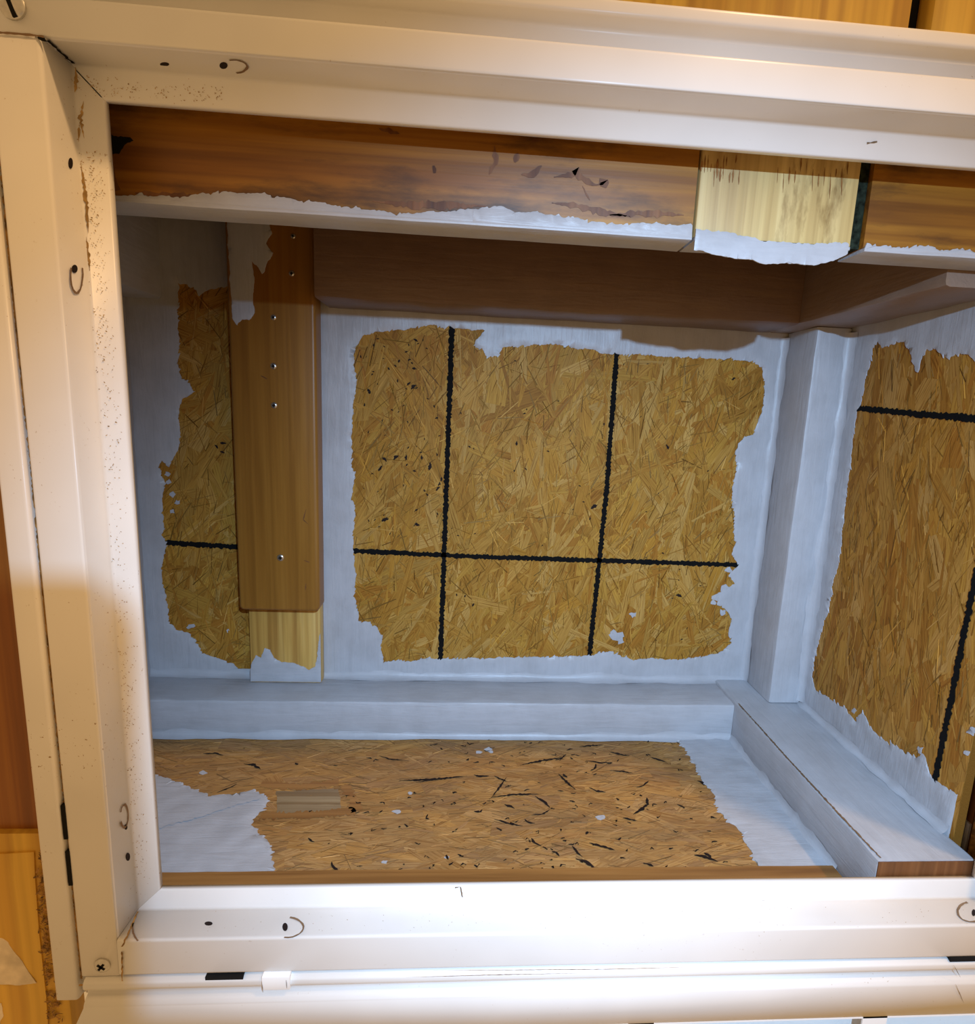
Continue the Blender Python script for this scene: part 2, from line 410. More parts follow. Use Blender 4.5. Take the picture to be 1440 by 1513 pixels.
def ribbon_geo(path, width, frame, h, seed=0, step=0.0018, jit=0.35, taper=False, start=0):
    O, U, Vv, N = [np.array(q, float) for q in frame]
    rr = random.Random(seed); P = []
    for a, b in zip(path[:-1], path[1:]):
        a = np.array(a); b = np.array(b); k = max(1, int(np.linalg.norm(b-a)/step))
        P += [(a+(b-a)*i/k, (b-a)/np.linalg.norm(b-a)) for i in range(k)]
    P.append((np.array(path[-1]), P[-1][1]))
    V = []; F = []; n = len(P); flip = np.dot(np.cross(U, Vv), N) < 0
    for i, (p, d) in enumerate(P):
        nn = np.array([-d[1], d[0]]); w = width/2
        if taper: w *= max(.12, math.sin(math.pi*(i+.4)/(n-.2)))
        l = p+nn*w*(1+rr.uniform(-jit, jit)); r = p-nn*w*(1+rr.uniform(-jit, jit))
        V += [O+U*l[0]+Vv*l[1]+N*h, O+U*r[0]+Vv*r[1]+N*h]
        if i:
            s = start+2*i
            q = (s-2, s-1, s+1, s); F.append(q[::-1] if flip else q)
    return V, F

def disc_geo(c, n, r, h, seg=18, dome=0.35):
    """domed screw head on a surface with normal n"""
    c = np.array(c, float); n = np.array(n, float); n /= np.linalg.norm(n)
    a = np.cross(n, (0, 0, 1) if abs(n[2]) < .9 else (1, 0, 0)); a /= np.linalg.norm(a); b = np.cross(n, a)
    V = []; F = []
    prof = [(r, 0), (r, h*.45), (r*.82, h*.85), (r*.45, h), (0, h)]
    for (q, z) in prof[:-1]:
        for i in range(seg):
            t = 2*math.pi*i/seg; V.append(c+a*q*math.cos(t)+b*q*math.sin(t)+n*z)
    V.append(c+n*h)
    for k in range(3):
        for i in range(seg):
            F.append((k*seg+i, k*seg+(i+1) % seg, (k+1)*seg+(i+1) % seg, (k+1)*seg+i))
    for i in range(seg): F.append((3*seg+i, 3*seg+(i+1) % seg, 4*seg))
    return V, F, a, b, n
def screw(parent, c, n, r, slot='cross', rot=0.5, label=None):
    V, F, a, b, n = disc_geo(c, n, r, r*.42)
    s = mesh_obj('screw', V, F, M['steel'], parent, 40)
    if label: s['label'] = label
    c = np.array(c); V = []; F = []
    for k in range(2 if slot == 'cross' else 1):
        t = rot+k*math.pi/2; u = a*math.cos(t)+b*math.sin(t); v = np.cross(n, u)
        L = r*(.55 if slot == 'cross' else .95); w = r*.16; s0 = len(V)
        for (p, q, z) in ((-L, -w, .30), (L, -w, .30), (L, w, .30), (-L, w, .30), (-L, -w, .45), (L, -w, .45), (L, w, .45), (-L, w, .45)):
            V.append(c+u*p+v*q+n*r*z)
        F += [tuple(s0+i for i in f) for f in ((0, 3, 2, 1), (4, 5, 6, 7), (0, 1, 5, 4), (1, 2, 6, 5), (2, 3, 7, 6), (3, 0, 4, 7))]
    mesh_obj('screw_slot', V, F, M['dark'], s)
    return s

# ================================================================ the boxed-in opening
D, R, H = 0.3368, 0.869, 0.6050          # back board, right board, ceiling
YF = 0.036                                # right board's front edge
fr_back = ((0, D, 0), (1, 0, 0), (0, 0, 1), (0, -1, 0))
fr_right = ((R, 0, 0), (0, 1, 0), (0, 0, 1), (-1, 0, 0))
fr_floor = ((0, 0, 0), (1, 0, 0), (0, 1, 0), (0, 0, 1))
def bk(l, Y=D): return [(q[0], q[2]) for q in (onY(x, y, Y) for x, y in l)]
def rt(l): return [(q[1], q[2]) for q in (onX(x, y, R) for x, y in l)]
def fl(l): return [(q[0], q[1]) for q in (onZ(x, y, 0) for x, y in l)]
def rect(x0, x1, y0, y1, step=.01):
    o = []
    for (a, b) in (((x0, y0), (x1, y0)), ((x1, y0), (x1, y1)), ((x1, y1), (x0, y1)), ((x0, y1), (x0, y0))):
        k = max(1, int(math.hypot(b[0]-a[0], b[1]-a[1])/step)); o += [(a[0]+(b[0]-a[0])*i/k, a[1]+(b[1]-a[1])*i/k) for i in range(k)]
    return o

# ---- back board
wall_back = box('wall_back', -.02, R+.02, D, D+.012, -.02, H+.02, M['osb_back']); tint_all(wall_back, (0.40, 0.21, 0.05))
tag(wall_back, 'back of the recess, golden strand board edged with white sealant', 'wall', kind='structure')
main_px = [(525,515),(535,497),(560,490),(600,487),(632,481),(660,484),(690,487),(715,488),(708,498),(700,510),(712,518),(720,528),(738,525),(742,512),(760,513),(800,509),(830,510),(850,515),(875,516),(893,524),(912,524),(950,524),(980,527),(1010,528),(1050,530),(1080,530),(1110,535),(1125,545),(1128,565),(1128,590),(1125,605),(1118,625),(1112,643),(1098,646),(1090,655),(1086,668),(1087,690),(1082,720),(1080,735),(1085,760),(1083,785),(1086,800),(1080,820),(1090,835),(1075,850),(1085,862),(1060,875),(1058,893),(1072,900),(1080,915),(1075,935),(1080,950),(1060,965),(1030,970),(1000,974),(960,972),(935,975),(920,970),(905,962),(890,962),(872,968),(800,970),(700,972),(650,973),(630,972),(605,977),(590,975),(568,977),(562,955),(565,940),(555,925),(545,918),(530,917),(528,895),(523,880),(526,850),(522,820),(522,790),(525,750),(520,735),(525,700),(519,690),(520,650),(522,600),(527,560),(523,540)]
left_px = [(265,418),(263,470),(265,500),(263,540),(268,560),(280,562),(287,580),(270,590),(265,600),(266,640),(264,665),(250,690),(240,680),(237,690),(245,715),(240,740),(243,780),(238,790),(247,803),(240,830),(238,850),(245,880),(250,915),(260,930),(278,935),(290,945),(300,965),(320,972),(345,980),(362,995),(400,995),(430,900),(430,600),(425,424),(340,424),(310,428),(302,432),(295,438),(289,428)]
main_hole = jagged(bk(main_px), amp=.0016, seed=3, spike=(.0016, .0022, .35))
left_hole = jagged(bk(left_px), amp=.0014, seed=5, spike=(.002, .0012, .3))
grow = lambda poly, m: [(c[0]+(p[0]-c[0])*m, c[1]+(p[1]-c[1])*m) for c in [np.mean(poly, 0)] for p in poly]
strands('wood_strands', (.285, .80, .06, .51), None, fr_back, M['osb_back'], wall_back, 4600, math.radians(78), .62, 11)
strands('wood_strands', (.03, .24, .05, .56), None, fr_back, M['osb_back'], wall_back, 2100, math.radians(70), .7, 12)
for k, l in enumerate(([(668, 470), (660, 700), (650, 990)], [(912, 500), (896, 720), (868, 990)], [(510, 813), (700, 822), (1110, 835)], [(238, 801), (300, 805), (372, 809)])):
    ribbon('marker_line', bk(l), .0062, fr_back, M['marker'], wall_back, h=.00118, seed=k)
sheet('sealant', rect(0.0, R, 0.0, H), [main_hole, left_hole], fr_back, M['seal_z'], wall_back, thick=.0022, rough=.0009, grid=.007, seed=1)
for k, (cx, cy, s) in enumerate(((910, 940, 9), (916, 946, 6), (905, 934, 4), (935, 908, 5), (558, 948, 4), (1062, 882, 9), (1070, 870, 8), (1066, 905, 6), (1054, 890, 5), (248, 700, 5), (255, 730, 5), (262, 742, 4), (250, 712, 4), (1076, 842, 6), (255, 755, 4), (282, 925, 5), (337, 932, 3))):
    rr = random.Random(k); pts = [(cx+s*rr.uniform(.4, 1.2)*math.cos(t)*1.2, cy+s*rr.uniform(.4, 1.2)*math.sin(t)) for t in np.linspace(0, 5.6, 9)]
    sheet('sealant_fleck', bk(pts), [], fr_back, M['seal_z'], wall_back, thick=.0020, grid=.01, seed=k)
def pits(parent, frame, conv, spots, mat, h=.0013):
    V = []; F = []
    for i, (x, y, s) in enumerate(spots):
        (u, v), = conv([(x, y)]); rr = random.Random(i); a = rr.uniform(0, 3.14); L = s*.0007
        v_, f_ = ribbon_geo([(u-L*math.cos(a), v-L*math.sin(a)), (u, v+L*.2), (u+L*math.cos(a), v+L*math.sin(a))], L*.9, frame, h+rr.uniform(0, .0001), i, .001, .5, True, len(V))
        V += v_; F += f_
    o = mesh_obj('dark_pit', V, F, mat, parent); return tag(o, kind='stuff')
rr = random.Random(21)
sp = [(614, 503, 4), (605, 532, 3), (612, 545, 4), (604, 567, 4), (611, 572, 6), (545, 578, 5), (568, 679, 5), (562, 692, 6), (585, 676, 6), (600, 676, 5), (623, 676, 4), (635, 689, 7), (652, 708, 4), (647, 722, 5), (569, 768, 7), (616, 775, 5), (699, 893, 4), (763, 655, 4), (877, 749, 7), (985, 660, 5), (1002, 880, 6), (1083, 560, 4), (330, 655, 5), (329, 668, 4), (320, 660, 4), (230, 658, 4), (235, 632, 3), (240, 665, 4)]
sp += [(rr.uniform(530, 650), rr.uniform(500, 790), rr.uniform(1.5, 3)) for i in range(60)]+[(rr.uniform(660, 1080), rr.uniform(530, 960), rr.uniform(1.2, 2.6)) for i in range(45)]
pits(wall_back, fr_back, bk, sp, M['splinter'])

# ---- right board
wall_right = box('wall_right', R, R+.012, YF, D, -.02, H+.02, M['osb_right']); tint_all(wall_right, (0.36, 0.18, 0.04))
tag(wall_right, 'right side of the recess, amber strand board with white sealant border', 'wall', kind='structure')
right_px = [(1290,515),(1297,505),(1305,515),(1320,508),(1335,505),(1345,515),(1349,535),(1356,550),(1361,535),(1366,520),(1380,515),(1400,530),(1420,522),(1445,530),(1600,540),(1600,1300),(1440,1190),(1410,1170),(1395,1160),(1380,1150),(1375,1140),(1365,1115),(1355,1120),(1340,1110),(1310,1095),(1290,1080),(1275,1052),(1265,1065),(1250,1048),(1225,1030),(1205,1020),(1200,1000),(1205,970),(1215,930),(1225,900),(1232,860),(1240,830),(1245,790),(1250,740),(1258,680),(1262,640),(1268,605),(1275,590),(1280,560),(1288,530)]
right_hole = jagged(rt(right_px), amp=.0016, seed=9, spike=(.0018, .0030, .35))
strands('wood_strands', (YF, .275, .05, .53), None, fr_right, M['osb_right'], wall_right, 2500, math.radians(86), .30, 31)
ribbon('marker_line', rt([(1262, 603), (1350, 611), (1470, 621)]), .0062, fr_right, M['marker'], wall_right, h=.00118, seed=8)
ribbon('marker_line', rt([(1470, 720), (1437, 880), (1381, 1160)]), .0062, fr_right, M['marker'], wall_right, h=.00118, seed=9)
sheet('sealant', rect(YF, D, 0.0, H), [right_hole], fr_right, M['seal_z'], wall_right, thick=.0022, rough=.0009, grid=.006, seed=4)
for k, (cx, cy, s) in enumerate(((1437, 1080, 8), (1430, 1112, 5), (1262, 1050, 5), (1360, 1108, 6))):
    rr = random.Random(k+40); pts = [(cx+s*rr.uniform(.4, 1.2)*math.cos(t), cy+s*rr.uniform(.4, 1.2)*math.sin(t)) for t in np.linspace(0, 5.6, 9)]
    sheet('sealant_fleck', rt(pts), [], fr_right, M['seal_z'], wall_right, thick=.0020, grid=.01, seed=k)

# ---- floor board
floor = box('floor', 0, R, .030, D, -.012, 0, M['osb_floor'], axis=0); tint_all(floor, (0.36, 0.20, 0.06))
tag(floor, 'worn brown strand board floor of the recess with dark splinters', 'floor', kind='structure')
floor_px = [(150,1080),(600,1078),(1000,1082),(1003,1097),(1012,1110),(1025,1130),(1035,1150),(1045,1165),(1055,1175),(1060,1195),(1075,1215),(1090,1225),(1100,1245),(1110,1260),(1115,1275),(1135,1300),(1150,1330),(410,1330),(412,1297),(403,1280),(400,1250),(390,1240),(373,1222),(375,1210),(392,1195),(395,1180),(375,1168),(340,1175),(310,1178),(280,1165),(250,1152),(228,1147),(100,1130)]
floor_hole = jagged(fl(floor_px), amp=.0022, seed=13, spike=(.004, .001, .3))
PAL_BROWN = [(0.54, 0.31, 0.10), (0.49, 0.275, 0.09), (0.58, 0.35, 0.13), (0.46, 0.25, 0.08), (0.52, 0.31, 0.11), (0.44, 0.255, 0.10), (0.56, 0.315, 0.095)]
strands('wood_strands', (.0, .80, .035, .275), None, fr_floor, M['osb_floor'], floor, 4200, math.radians(3), .35, 51, .8, PAL_BROWN)
sheet('sealant', rect(0.0, R, .032, D-.06), [floor_hole], fr_floor, M['seal_x'], floor, thick=.0022, rough=.0011, grid=.006, seed=6)
# the let-in grey wood patch
patch_o = sheet('wood_patch', jagged(fl([(408, 1170), (500, 1166), (503, 1196), (410, 1204)]), amp=.001, seed=2), [], fr_floor, mat_wood('grey_wood_patch', (0.20, 0.14, 0.07), (0.30, 0.21, 0.11), (0.38, 0.28, 0.15), 0), floor, thick=.0013, rough=.0001, grid=.02)
for k, l in enumerate(([(385, 1160), (440, 1164), (500, 1158)], [(385, 1207), (450, 1206), (525, 1200)], [(508, 1162), (520, 1180), (528, 1200)])):
    ribbon('patch_edge', fl(l), .010, fr_floor, M['edge'], floor, h=.0012, seed=k, jit=.5)
rr = random.Random(77)
V = []; F = []
spl = [(590, 1155, 690, 1148), (615, 1158, 660, 1152), (700, 1146, 722, 1148), (730, 1148, 748, 1156), (726, 1180, 748, 1150), (725, 1180, 800, 1175), (790, 1178, 812, 1195), (785, 1206, 812, 1198), (730, 1212, 772, 1222), (775, 1212, 790, 1218), (768, 1132, 835, 1120), (820, 1125, 836, 1116), (865, 1125, 905, 1128), (872, 1140, 880, 1130), (825, 1145, 850, 1168), (838, 1150, 832, 1145), (940, 1165, 958, 1155), (950, 1195, 955, 1180), (935, 1205, 955, 1190), (785, 1240, 800, 1252), (815, 1260, 826, 1267), (870, 1247, 908, 1258), (850, 1270, 880, 1288), (845, 1252, 860, 1268), (490, 1275, 500, 1290), (720, 1095, 740, 1092), (690, 1098, 700, 1100), (560, 1118, 595, 1125), (320, 1173, 350, 1160), (300, 1115, 330, 1118), (360, 1130, 385, 1138), (855, 1105, 890, 1102), (900, 1112, 930, 1118), (960, 1120, 985, 1128), (1030, 1155, 1040, 1162), (1025, 1265, 1060, 1275), (1040, 1262, 1050, 1270), (885, 1293, 905, 1300), (455, 1240, 465, 1246), (632, 1205, 634, 1212), (950, 1277, 965, 1282), (700, 1200, 712, 1198), (745, 1190, 760, 1196), (660, 1265, 662, 1272), (870, 1165, 895, 1172), (900, 1140, 935, 1144), (690, 1125, 692, 1122), (920, 1210, 940, 1214), (1000, 1190, 1010, 1196)]
for i in range(170):
    x = rr.gauss(800, 190); y = rr.uniform(1096, 1290)
    if 430 < x < 1080: spl.append((x, y, x+rr.uniform(-9, 9), y+rr.uniform(-3, 3)))
for i, (a, b, c, d) in enumerate(spl):
    if max(abs(a), abs(c)) > 1130: continue
    (p, q) = fl([(a, b), (c, d)]); m = ((p[0]+q[0])/2+rr.uniform(-.003, .003), (p[1]+q[1])/2+rr.uniform(-.003, .003))
    v_, f_ = ribbon_geo([p, m, q], rr.uniform(.0018, .0034) if i < 49 else rr.uniform(.001, .0022), fr_floor, .0013+rr.uniform(0, .0002), i, .002, .6, True, len(V))
    V += v_; F += f_
tag(mesh_obj('dark_splinters', V, F, M['splinter'], floor), kind='stuff')
rr = random.Random(5)
for k, (cx, cy, s) in enumerate(((586, 1200, 5), (568, 1275, 4), (888, 1208, 6), (726, 1462/1.0-350, 3), (722, 1108, 5), (707, 1112, 4), (300, 1143, 5), (605, 1173, 3), (660, 1268, 3))):
    pts = [(cx+s*rr.uniform(.6, 1.2)*math.cos(t)*1.3, cy+s*rr.uniform(.5, 1.1)*math.sin(t)*.7) for t in np.linspace(0, 5.5, 8)]
    sheet('sealant_fleck', fl(pts), [], fr_floor, M['seal_x'], floor, thick=.0018, grid=.02, seed=k)
# ridge in the sealant at the left
ribbon('sealant_ridge', fl([(215, 1232), (300, 1208), (340, 1195), (385, 1182)]), .004, fr_floor, M['seal_x'], floor, h=.0034, seed=2, jit=.6)
# brown front edge of the floor just behind the frame
floor_edge = box('trim_1', 0, R-.0900, .0315, .0545, 0.0026, .0042, M['edge'], axis=0, wob=.0006, n=60)
tag(floor_edge, 'narrow brown edging strip just behind the bottom of the white frame', 'trim', kind='structure')

# ---- ceiling, left wall, closing boards behind the frame
ceiling = box('ceiling', -.02, R+.04, .0605, D+.012, H, H+.012, M['ceil'], axis=0); tag(ceiling, 'brown thinly whitewashed board over the recess, colour darkened for the shadow', 'ceiling', kind='structure')
wall_left = box('wall_left', -.02, 0, .030, D, -.02, H+.02, M['seal_z']); tag(wall_left, 'white sealed left side of the recess behind the frame', 'wall', kind='structure')

# ---- battens in the corners
def batten(label, x0, x1, y0, y1, z0, z1, mat, seed, bev=.004):
    o = box('corner_batten', x0, x1, y0, y1, z0, z1, mat, bev=bev, wob=.0012, n=40, seed=seed, at_base=True)
    return tag(o, label, 'batten', 'battens sealed into the corners of the recess')
CB, HB = .0676, .0475
batten('white sealed batten lying along the foot of the golden back board', 0, R-.0892, D-CB, D-.0024, .0, HB, M['seal_x'], 1)
batten('white sealed upright batten in the far right corner', R-.0448, R-.0024, D-CB, D-.0024, .052, .5145, M['seal_z'], 2)
foot_right = batten('wide grey-white sealed batten lying along the foot of the right board', R-.0892, R-.0024, .0060, D-.0024, .0005, .0512, M['seal_y'], 3)
batten('grey sealed upright batten in the far left corner behind the frame', .0, .030, D-CB, D-.0024, .0478, .5145, M['seal_z'], 4)
batten('brownish batten, colour darkened for the shadow, along the top of the back board', .2620, R-.0705, D-.0727, D-.0024, .515, H, M['ceilb'], 5)
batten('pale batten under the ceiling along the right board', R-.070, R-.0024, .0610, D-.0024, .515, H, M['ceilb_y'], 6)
batten('pale smeared batten under the ceiling at the left side', .0, .070, .0610, D-.0024, .515, H, M['seal_y'], 7)
box('bare_end', R-.0890, R-.0026, .0048, .0058, .0005, .0506, M['stud'], foot_right, axis=0)
# caulk fillets softening the corners
def fillet(parent, p0, p1, u, v, r, mat, seed):
    p0, p1, u, v = [np.array(q, float) for q in (p0, p1, u, v)]
    n = 40; V = []; F = []; k = 5
    for i in range(n+1):
        c = p0+(p1-p0)*i/n; rr_ = r*(1+.45*noise.noise(Vector((i*.35, seed*9.1, 0)))+.25*noise.noise(Vector((i*1.3, seed*4.1, 3))))
        for j in range(k+1):
            t = math.pi/2*j/k; V.append(c+u*rr_*(1-math.sin(t))+v*rr_*(1-math.cos(t)))
    for i in range(n):
        for j in range(k): F.append((i*(k+1)+j, i*(k+1)+j+1, (i+1)*(k+1)+j+1, (i+1)*(k+1)+j))
    d = p1-p0
    if np.dot(np.cross(d, u), v) > 0: pass
    return mesh_obj('caulk_bead', V, F, mat, parent, 60)
fillet(wall_back, (0, D-.0022, HB), (R-.045, D-.0022, HB), (0, -1, 0), (0, 0, 1), .009, M['seal_x'], 1)
fillet(wall_back, (R-.0448, D-.0022, .05), (R-.0448, D-.0022, .51), (0, -1, 0), (-1, 0, 0), .008, M['seal_z'], 2)
fillet(wall_right, (R-.0022, D-CB, .055), (R-.0022, D-CB, .51), (0, -1, 0), (-1, 0, 0), .009, M['seal_z'], 3)
fillet(wall_right, (R-.0022, YF, .0512), (R-.0022, D-CB, .0512), (-1, 0, 0), (0, 0, 1), .006, M['seal_y'], 4)
fillet(floor, (0, D-CB, .0012), (R-.09, D-CB, .0012), (0, -1, 0), (0, 0, 1), .007, M['seal_x'], 5)
fillet(floor, (R-.0892, .05, .0012), (R-.0892, D-CB, .0012), (-1, 0, 0), (0, 0, 1), .008, M['seal_y'], 6)
# dark crack along the inner top edge of the right foot batten
ribbon('crack', [(R-.0855, .008), (R-.0866, .06), (R-.0872, .15), (R-.0862, D-CB-.004)], .0014, ((0, 0, .0512), (1, 0, 0), (0, 1, 0), (0, 0, 1)), M['scratch'], foot_right, h=.0010, seed=3, jit=.7)

# ---- header over the front: two stained boards and a pale block between them
YH0, YH1, ZH0, ZH1 = .0305, .0600, .5295, .635
xa = float(onY(1029, 290, YH0)[0]); xb = float(onY(1264, 300, YH0)[0]); xc = float(onY(1284, 300, YH0)[0])
fr_head = ((0, YH0, 0), (1, 0, 0), (0, 0, 1), (0, -1, 0))
def hd(l): return bk(l, YH0)
def header(name, label, x0, x1, mat, dy=0.0):
    t = thing(name, ((x0+x1)/2, (YH0+YH1)/2, ZH0), label, 'board' if 'board' in name else 'block')
    box('board_body', x0, x1, YH0+dy, YH1, ZH0, ZH1, mat, t, bev=.0015, axis=0 if x1-x0 > .12 else 2)
    return t
h1 = header('header_board', 'long orange-brown stained header board, dark spotted, left of the pale block', -.02, xa-.0008, M['header'])
h2 = header('header_block', 'pale yellow pine block set between the two stained header boards', xa+.0008, xb, M['block'], -.0010)
h3 = header('header_board', 'short orange-brown header board to the right of the dark gap', xc, R+.04, M['header'])
def seal_strip(parent, top_px, x0, x1, sag=None):
    top = jagged(hd(top_px), amp=.0013, seed=int(x0*100)+3, closed=False, step=.0014, spike=(.0006, .0012, .3))
    top = [q for q in top if x0 <= q[0] <= x1]
    if sag is None: bot = [(x1, ZH0-.0012), (x0, ZH0-.0012)]
    else: bot = [(q[0], q[1]) for q in jagged(hd(sag), amp=.0010, seed=8, closed=False)][::-1]; bot = [q for q in bot if x0 <= q[0] <= x1]
    fr = fr_head if parent is not h2 else ((0, YH0-.0010, 0),)+fr_head[1:]
    V, F = sheet_geo(top+bot, [], fr, thick=.0016, rough=.0005, grid=.005, seed=3)
    V2, F2 = box_geo(x0, x1, YH0-.0010, YH1-.0005, ZH0-.0026, ZH0-.0001, .0006, .0004, 0, 40)
    n = len(V); F += [tuple(i+n for i in f) for f in F2]
    mesh_obj('sealant', V+V2, F, M['seal_x'], parent, 40)
seal_strip(h1, [(20,285),(100,284),(160,287),(220,292),(300,290),(335,283),(400,290),(450,297),(480,302),(560,312),(600,317),(650,312),(700,310),(740,305),(760,312),(790,314),(860,325),(900,332),(950,330),(1000,335),(1025,335),(1040,336)], -.018, xa-.001)
seal_strip(h2, [(1010,337),(1030,338),(1080,345),(1110,350),(1122,357),(1180,361),(1220,361),(1250,358),(1275,359)], xa+.0009, xb-.0005, [(1000,368),(1030,372),(1060,378),(1100,385),(1130,390),(1200,392),(1228,386),(1262,370),(1280,366)])
seal_strip(h3, [(1270,361),(1285,362),(1330,366),(1360,364),(1400,371),(1420,367),(1440,374),(1500,378),(1700,392)], xc+.0005, R+.03)
# green-black strip filling the gap between block and right board
gap = box('trim_2', xb+.0006, xc-.0006, YH0+.004, YH1, ZH0, ZH1, M['gap_fill']); tag(gap, 'narrow dark gap filler between the pale block and the right header board', 'gap', kind='structure')
# dark hole and scars on the long board
def blotch(parent, px, s, mat, frame, conv, h=.0003, seed=0, name='dark_stain'):
    o = sheet(name, jagged(conv(px), amp=.0012, seed=seed, step=.0012), [], frame, mat, parent, thick=h, rough=.00005, grid=.02)
    return o
blotch(h1, [(158, 200), (172, 199), (185, 203), (196, 206), (186, 212), (182, 220), (176, 227), (160, 226)], 1, M['dark'], fr_head, hd, seed=1)
blotch(h1, [(160, 228), (167, 230), (171, 262), (178, 280), (163, 282)], 1, M['stud'], fr_head, hd, seed=2)
for k, l in enumerate(([(818, 262), (848, 258), (850, 250), (856, 262), (880, 274), (890, 272)], [(885, 272), (892, 268), (895, 278)], [(815, 300), (850, 304), (900, 316), (930, 320)], [(550, 297), (600, 303), (720, 305)], [(730, 215), (732, 240), (722, 258)], [(760, 240), (765, 226)], [(770, 258), (785, 258), (800, 245)], [(785, 210), (800, 205)], [(200, 285), (240, 289), (290, 290)], [(560, 190), (590, 198)], [(640, 245), (642, 256)], [(900, 318), (950, 315), (1010, 318)], [(860, 275), (871, 296)])):
    ribbon('dark_scar', hd(l), [.0038, .006, .004, .0045, .0035, .003, .004, .003, .005, .003, .003, .004, .0012][k], fr_head, M['stud'], h1, h=.0003, seed=k, jit=.6, taper=True)
for k in range(26):
    x = 1036+k*8.6 if k > 12 else 1036+k*4.6; y = rnd.uniform(228, 262)
    ribbon('grain_mark', hd([(x, y), (x-1.5, y+rnd.uniform(10, 40))]), rnd.uniform(.0006, .0018)*(1 if k < 13 else .6), ((0, YH0-.001, 0),)+fr_head[1:], M['edge'], h2, h=.0003, seed=k, jit=.5, taper=True)

# ---- upright batten and varnished plank at the left of the back board
bx0, bx1 = .1615, .2500
bt = thing('upright_batten', ((bx0+bx1)/2, D-.012, .05), 'yellow pine batten with striped grain, sealed at its foot, under the varnished plank', 'batten')
box('batten_body', bx0, bx1, D-.0200, D-.0024, .0480, .6040, M['batten'], bt, bev=.002)
fr_bt = ((0, D-.0200, 0), (1, 0, 0), (0, 0, 1), (0, -1, 0))
bt_px = [(366, 1003), (371, 985), (378, 968), (386, 972), (391, 958), (399, 960), (404, 972), (416, 978), (430, 978), (446, 984), (456, 990), (466, 985), (470, 958), (474, 930), (482, 915), (486, 930), (486, 1012), (366, 1012)]
bp = [(min(max(q[0], bx0), bx1), max(q[1], .049)) for q in jagged(bk(bt_px, D-.02), amp=.0012, seed=4)]
sheet('sealant', bp, [], fr_bt, M['seal_x'], bt, thick=.0015, rough=.0005, grid=.006)
YP = D-.0455
pl = thing('support_plank', (.206, D-.033, .156), 'upright varnished orange-brown plank with rounded lower corners and a row of screws', 'plank')
def rounded_plank(x0, x1, z0, z1, y0, y1, rc, re):
    sec = []
    for (cx, cz, a0) in ((x0+rc, z0+rc, math.pi), (x1-rc, z0+rc, 1.5*math.pi), (x1-rc, z1-rc, 0), (x0+rc, z1-rc, .5*math.pi)):
        for i in range(6):
            t = a0+i/5*math.pi/2; sec.append((cx+rc*math.cos(t), cz+rc*math.sin(t), math.cos(t), math.sin(t)))
    m = len(sec); V = []; F = []
    rings = [(0, y1)]+[(re*(1-math.cos(t)) if False else 0, y0+re) for t in (0,)]+[(re*(1-math.cos(t)), y0+re*(1-math.sin(t))) for t in (math.pi/6, math.pi/3, math.pi/2)]
    for (ins, y) in rings:
        for (x, z, c, s) in sec: V.append((x-c*ins, y, z-s*ins))
    for k in range(len(rings)-1):
        for i in range(m): F.append((k*m+i, (k+1)*m+i, (k+1)*m+(i+1) % m, k*m+(i+1) % m))
    F.append(tuple((len(rings)-1)*m+i for i in range(m))[::-1]); F.append(tuple(range(m)))
    return V, [f[::-1] for f in F]
V, F = rounded_plank(.1605, .2555, .1535, .6030, YP, D-.0215, .006, .0035)
mesh_obj('plank_body', V, F, M['plank'], pl, 35)
for (x, y, r) in ((431, 404, .0030), (404, 469, .0030), (404, 541, .0034), (405, 599, .0034), (414.5, 824, .0040), (433, 349, .0026)):
    q = onY(x, y, YP); q[1] = YP
    if q[2] > .598: continue
    screw(pl, q, (0, -1, 0), r, rot=rnd.uniform(0, 1.5))
fr_pl = ((0, YP, 0), (1, 0, 0), (0, 0, 1), (0, -1, 0))
pp = [(335, 320), (395, 325), (402, 345), (393, 360), (404, 374), (396, 386), (388, 404), (372, 385), (376, 410), (374, 445), (376, 462), (368, 474), (358, 472), (350, 481), (343, 470)]
pq = [(max(q[0], .162), min(q[1], .6020)) for q in jagged(bk(pp, YP), amp=.0012, seed=6)]
sheet('sealant', pq, [], fr_pl, M['seal_z'], pl, thick=.0013, rough=.0003, grid=.006)
for k, l in enumerate(([(452, 752), (448, 768), (456, 775)], [(449, 828), (458, 831)], [(452, 862), (451, 872)], [(385, 555), (395, 560)])):
    ribbon('scratch', bk(l, YP), .0012, fr_pl, M['stud'], pl, h=.0003, seed=k, taper=True)

# ---- dark stud in the gap at the right front
st = box('side_stud', .886, .925, .0345, .075, -.012, H, M['stud'], at_base=True); tag(st, 'dark brown stud in the shadowed gap at the right edge behind the frame', 'stud')
box('sealant', .884, .8862, .0345, .060, -.010, .062, M['seal_z'], st)

# ================================================================ front wall around the frame
wall_front = box('wall_front', -.02, .184, .0135, .0295, -.04, .64, M['rough_edge'], axis=2)
tag(wall_front, 'rough closing boards hidden behind the white frame', 'wall', kind='structure')
box('closing_board', .184, .882, .0135, .0295, -.04, .0, M['rough_edge'], wall_front, axis=0)
box('closing_board', .882, .925, .0135, .0295, -.04, .64, M['rough_edge'], wall_front, axis=2)
box('closing_board', .184, .882, .0135, .0295, .590, .64, M['rough_edge'], wall_front, axis=0)
box('closing_board', -.02, .925, .0300, .068, .636, .66, M['rough_edge'], wall_front, axis=0)
